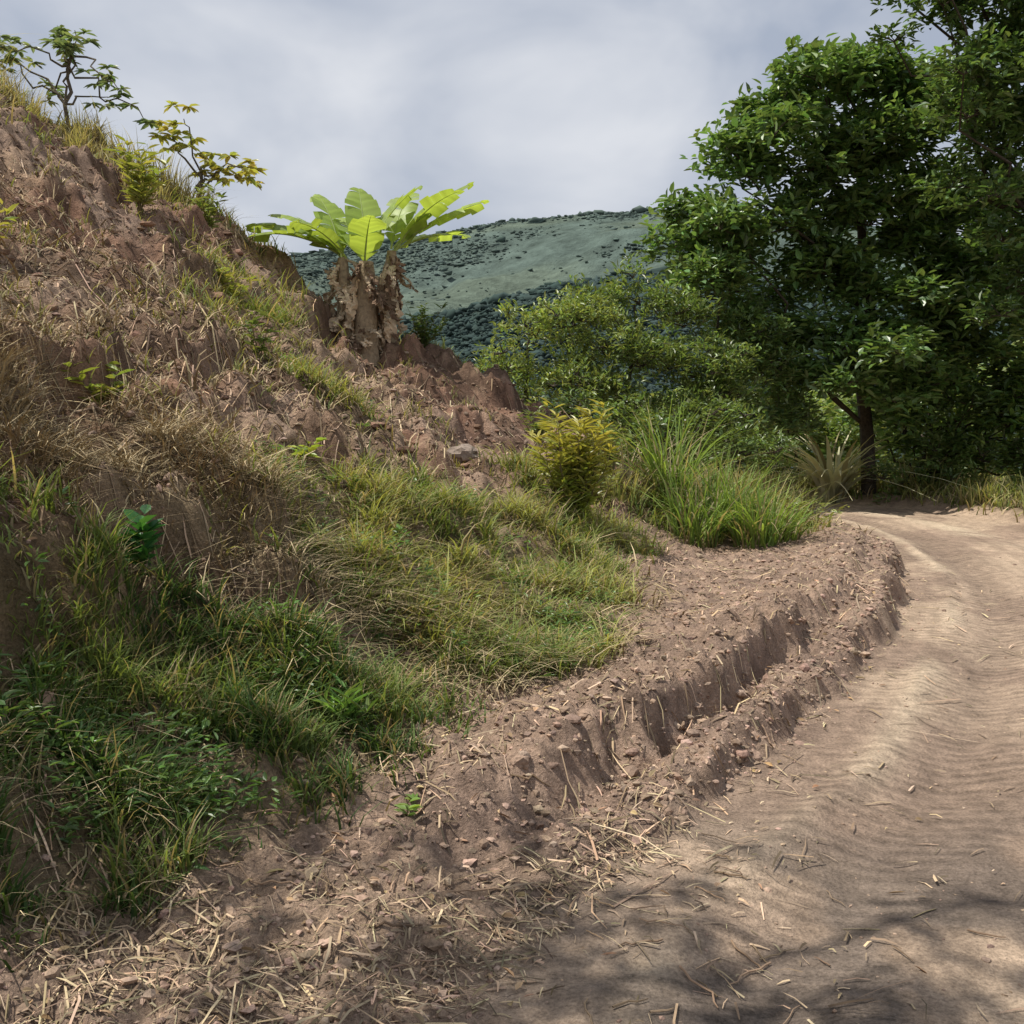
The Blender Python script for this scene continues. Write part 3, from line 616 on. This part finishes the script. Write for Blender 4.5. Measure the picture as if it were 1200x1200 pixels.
def hill(name,y0,y1,prof_,colr,tn,ts,tcol,seed,x0=-.9,x1=1.2,treeo='hill_trees',rough=.02,cov=.5,flat=.5,fill=.35):
    uu=np.linspace(x0,x1,300); vv=np.linspace(0,1,90); U,V=np.meshgrid(uu,vv)
    def zf(u,v):
        a=np.interp(u,*prof_); top=a*y1
        return -14+(top+14)*(v**.8)+ (fbm(u*9+seed,v*3,1,5)-.5)*top*.35*np.sin(np.pi*np.clip(v,0,1)) + (fbm(u*25+seed,v*0+3,1,3)-.5)*top*rough*v
    yy=(y0+(y1-y0)*V).ravel(); xx=U.ravel()*y1; zz=zf(U.ravel(),V.ravel())
    nn=fbm(U.ravel()*30,V.ravel()*12,1,5,.7)
    C=np.array(colr)*(.7+.6*nn)[:,None]; C=mixc(C,np.array(colr)*[1.2,1.12,.98],ss(.48,.66,fbm(U.ravel()*7+5,V.ravel()*5,1,4))*.7)
    nx_=len(uu); I=(np.arange(len(vv)-1)[:,None]*nx_+np.arange(nx_-1)[None]).ravel()
    mesh_obj(name,np.stack([xx,yy,zz],1),np.stack([I,I+1,I+1+nx_,I+nx_],1),C,M_hill,smooth=True)
    u=rng.uniform(-.35,.5,tn); v=rng.random(tn)**.7
    k=(rng.random(tn)<fill+(1-fill)*ss(cov-.05,cov+.12,fbm(u*9+seed,v*6,1,4)))|(v>.975); u=u[k];v=v[k]
    r_=3; u=np.repeat(u,r_);v=np.repeat(v,r_)
    A=Acc(); s_=ts*rng.lognormal(-.5,.5,len(u)); top=v>.97; s_=np.where(top,s_*rng.uniform(.9,2.,len(u)),s_)
    jx=rng.normal(0,ts*2,len(u)); jz=rng.uniform(-.3*ts,ts*.1,len(u)); jy=rng.normal(0,ts*3,len(u))
    rocks(A,np.stack([u*y1+jx,y0+(y1-y0)*v+jy,zf(u,np.clip(v+jy/(y1-y0),0,1))+jz],1),s_,jit(tcol,len(u),.10,.03)*(.8+.4*fbm(u*14,v*8,1,3))[:,None],1,flat,.25); A.obj(treeo,M_far,smooth=True)
hill('distant_hill',260,520,([-.9,-.3,-.21,-.1,0,.13,.17,.3,.6,1.2],[.12,.15,.166,.184,.2,.21,.21,.2,.16,.1]),[.100,.132,.115],24000,1.2,[.092,.122,.108],3,cov=.56,flat=.45,fill=.03)  # distance haze is painted in: hill and crown colours kept pale and bluish
hill('wooded_ridge',110,200,([-.9,-.3,-.15,-.05,.03,.12,.2,.35,.6,1.2],[.03,.05,.10,.118,.14,.155,.15,.13,.1,.05]),[.048,.07,.066],22000,.75,[.052,.076,.070],11,cov=.38,flat=.6,fill=.7)  # bluish haze is also mixed into the darker ridge and crown colours

# ---------------------------------------------------------------- light, sky, camera
sd=Vector((-.42,-.02,.86)).normalized()
w=bpy.data.worlds.new('World'); scene.world=w; w.use_nodes=True; nt=w.node_tree; N=nt.nodes; Lk=nt.links
bg=N['Background']; bg.inputs['Strength'].default_value=.125
sky=N.new('ShaderNodeTexSky'); sky.sky_type='NISHITA'; sky.sun_disc=False; sky.sun_elevation=math.asin(sd.z); sky.sun_rotation=math.atan2(sd.x,sd.y)
tc=N.new('ShaderNodeTexCoord'); mp=N.new('ShaderNodeMapping'); mp.inputs['Scale'].default_value=(1,1,1.7); Lk.new(tc.outputs['Generated'],mp.inputs[0])
nz=N.new('ShaderNodeTexNoise'); nz.inputs['Scale'].default_value=2.9; nz.inputs['Detail'].default_value=5; nz.inputs['Roughness'].default_value=.5; nz.inputs['Distortion'].default_value=.3
Lk.new(mp.outputs[0],nz.inputs['Vector'])
rp=N.new('ShaderNodeValToRGB'); rp.color_ramp.elements[0].position=.40; rp.color_ramp.elements[0].color=(3.3,3.7,4.5,1); rp.color_ramp.elements[1].position=.64; rp.color_ramp.elements[1].color=(6.0,6.15,6.5,1)
Lk.new(nz.outputs['Fac'],rp.inputs[0])
mx=N.new('ShaderNodeMix'); mx.data_type='RGBA'; mx.inputs[0].default_value=.93; Lk.new(sky.outputs[0],mx.inputs[6]); Lk.new(rp.outputs[0],mx.inputs[7]); Lk.new(mx.outputs[2],bg.inputs['Color'])
sl_=bpy.data.lights.new('sun','SUN'); sl_.energy=5; sl_.angle=R(.5); sl_.color=(1,.955,.865); so=bpy.data.objects.new('sun',sl_); scene.collection.objects.link(so)
so.rotation_euler=sd.to_track_quat('Z','Y').to_euler()
cam=bpy.data.cameras.new('camera'); cam.lens=36; cam.sensor_width=36; cam.clip_end=5000; cam.clip_start=.05
co=bpy.data.objects.new('camera',cam); scene.collection.objects.link(co); co.location=(0,0,1.6); co.rotation_euler=(R(90-4.76),0,0)
scene.camera=co
scene.view_settings.view_transform='Standard'; scene.view_settings.look='None'; scene.view_settings.exposure=0
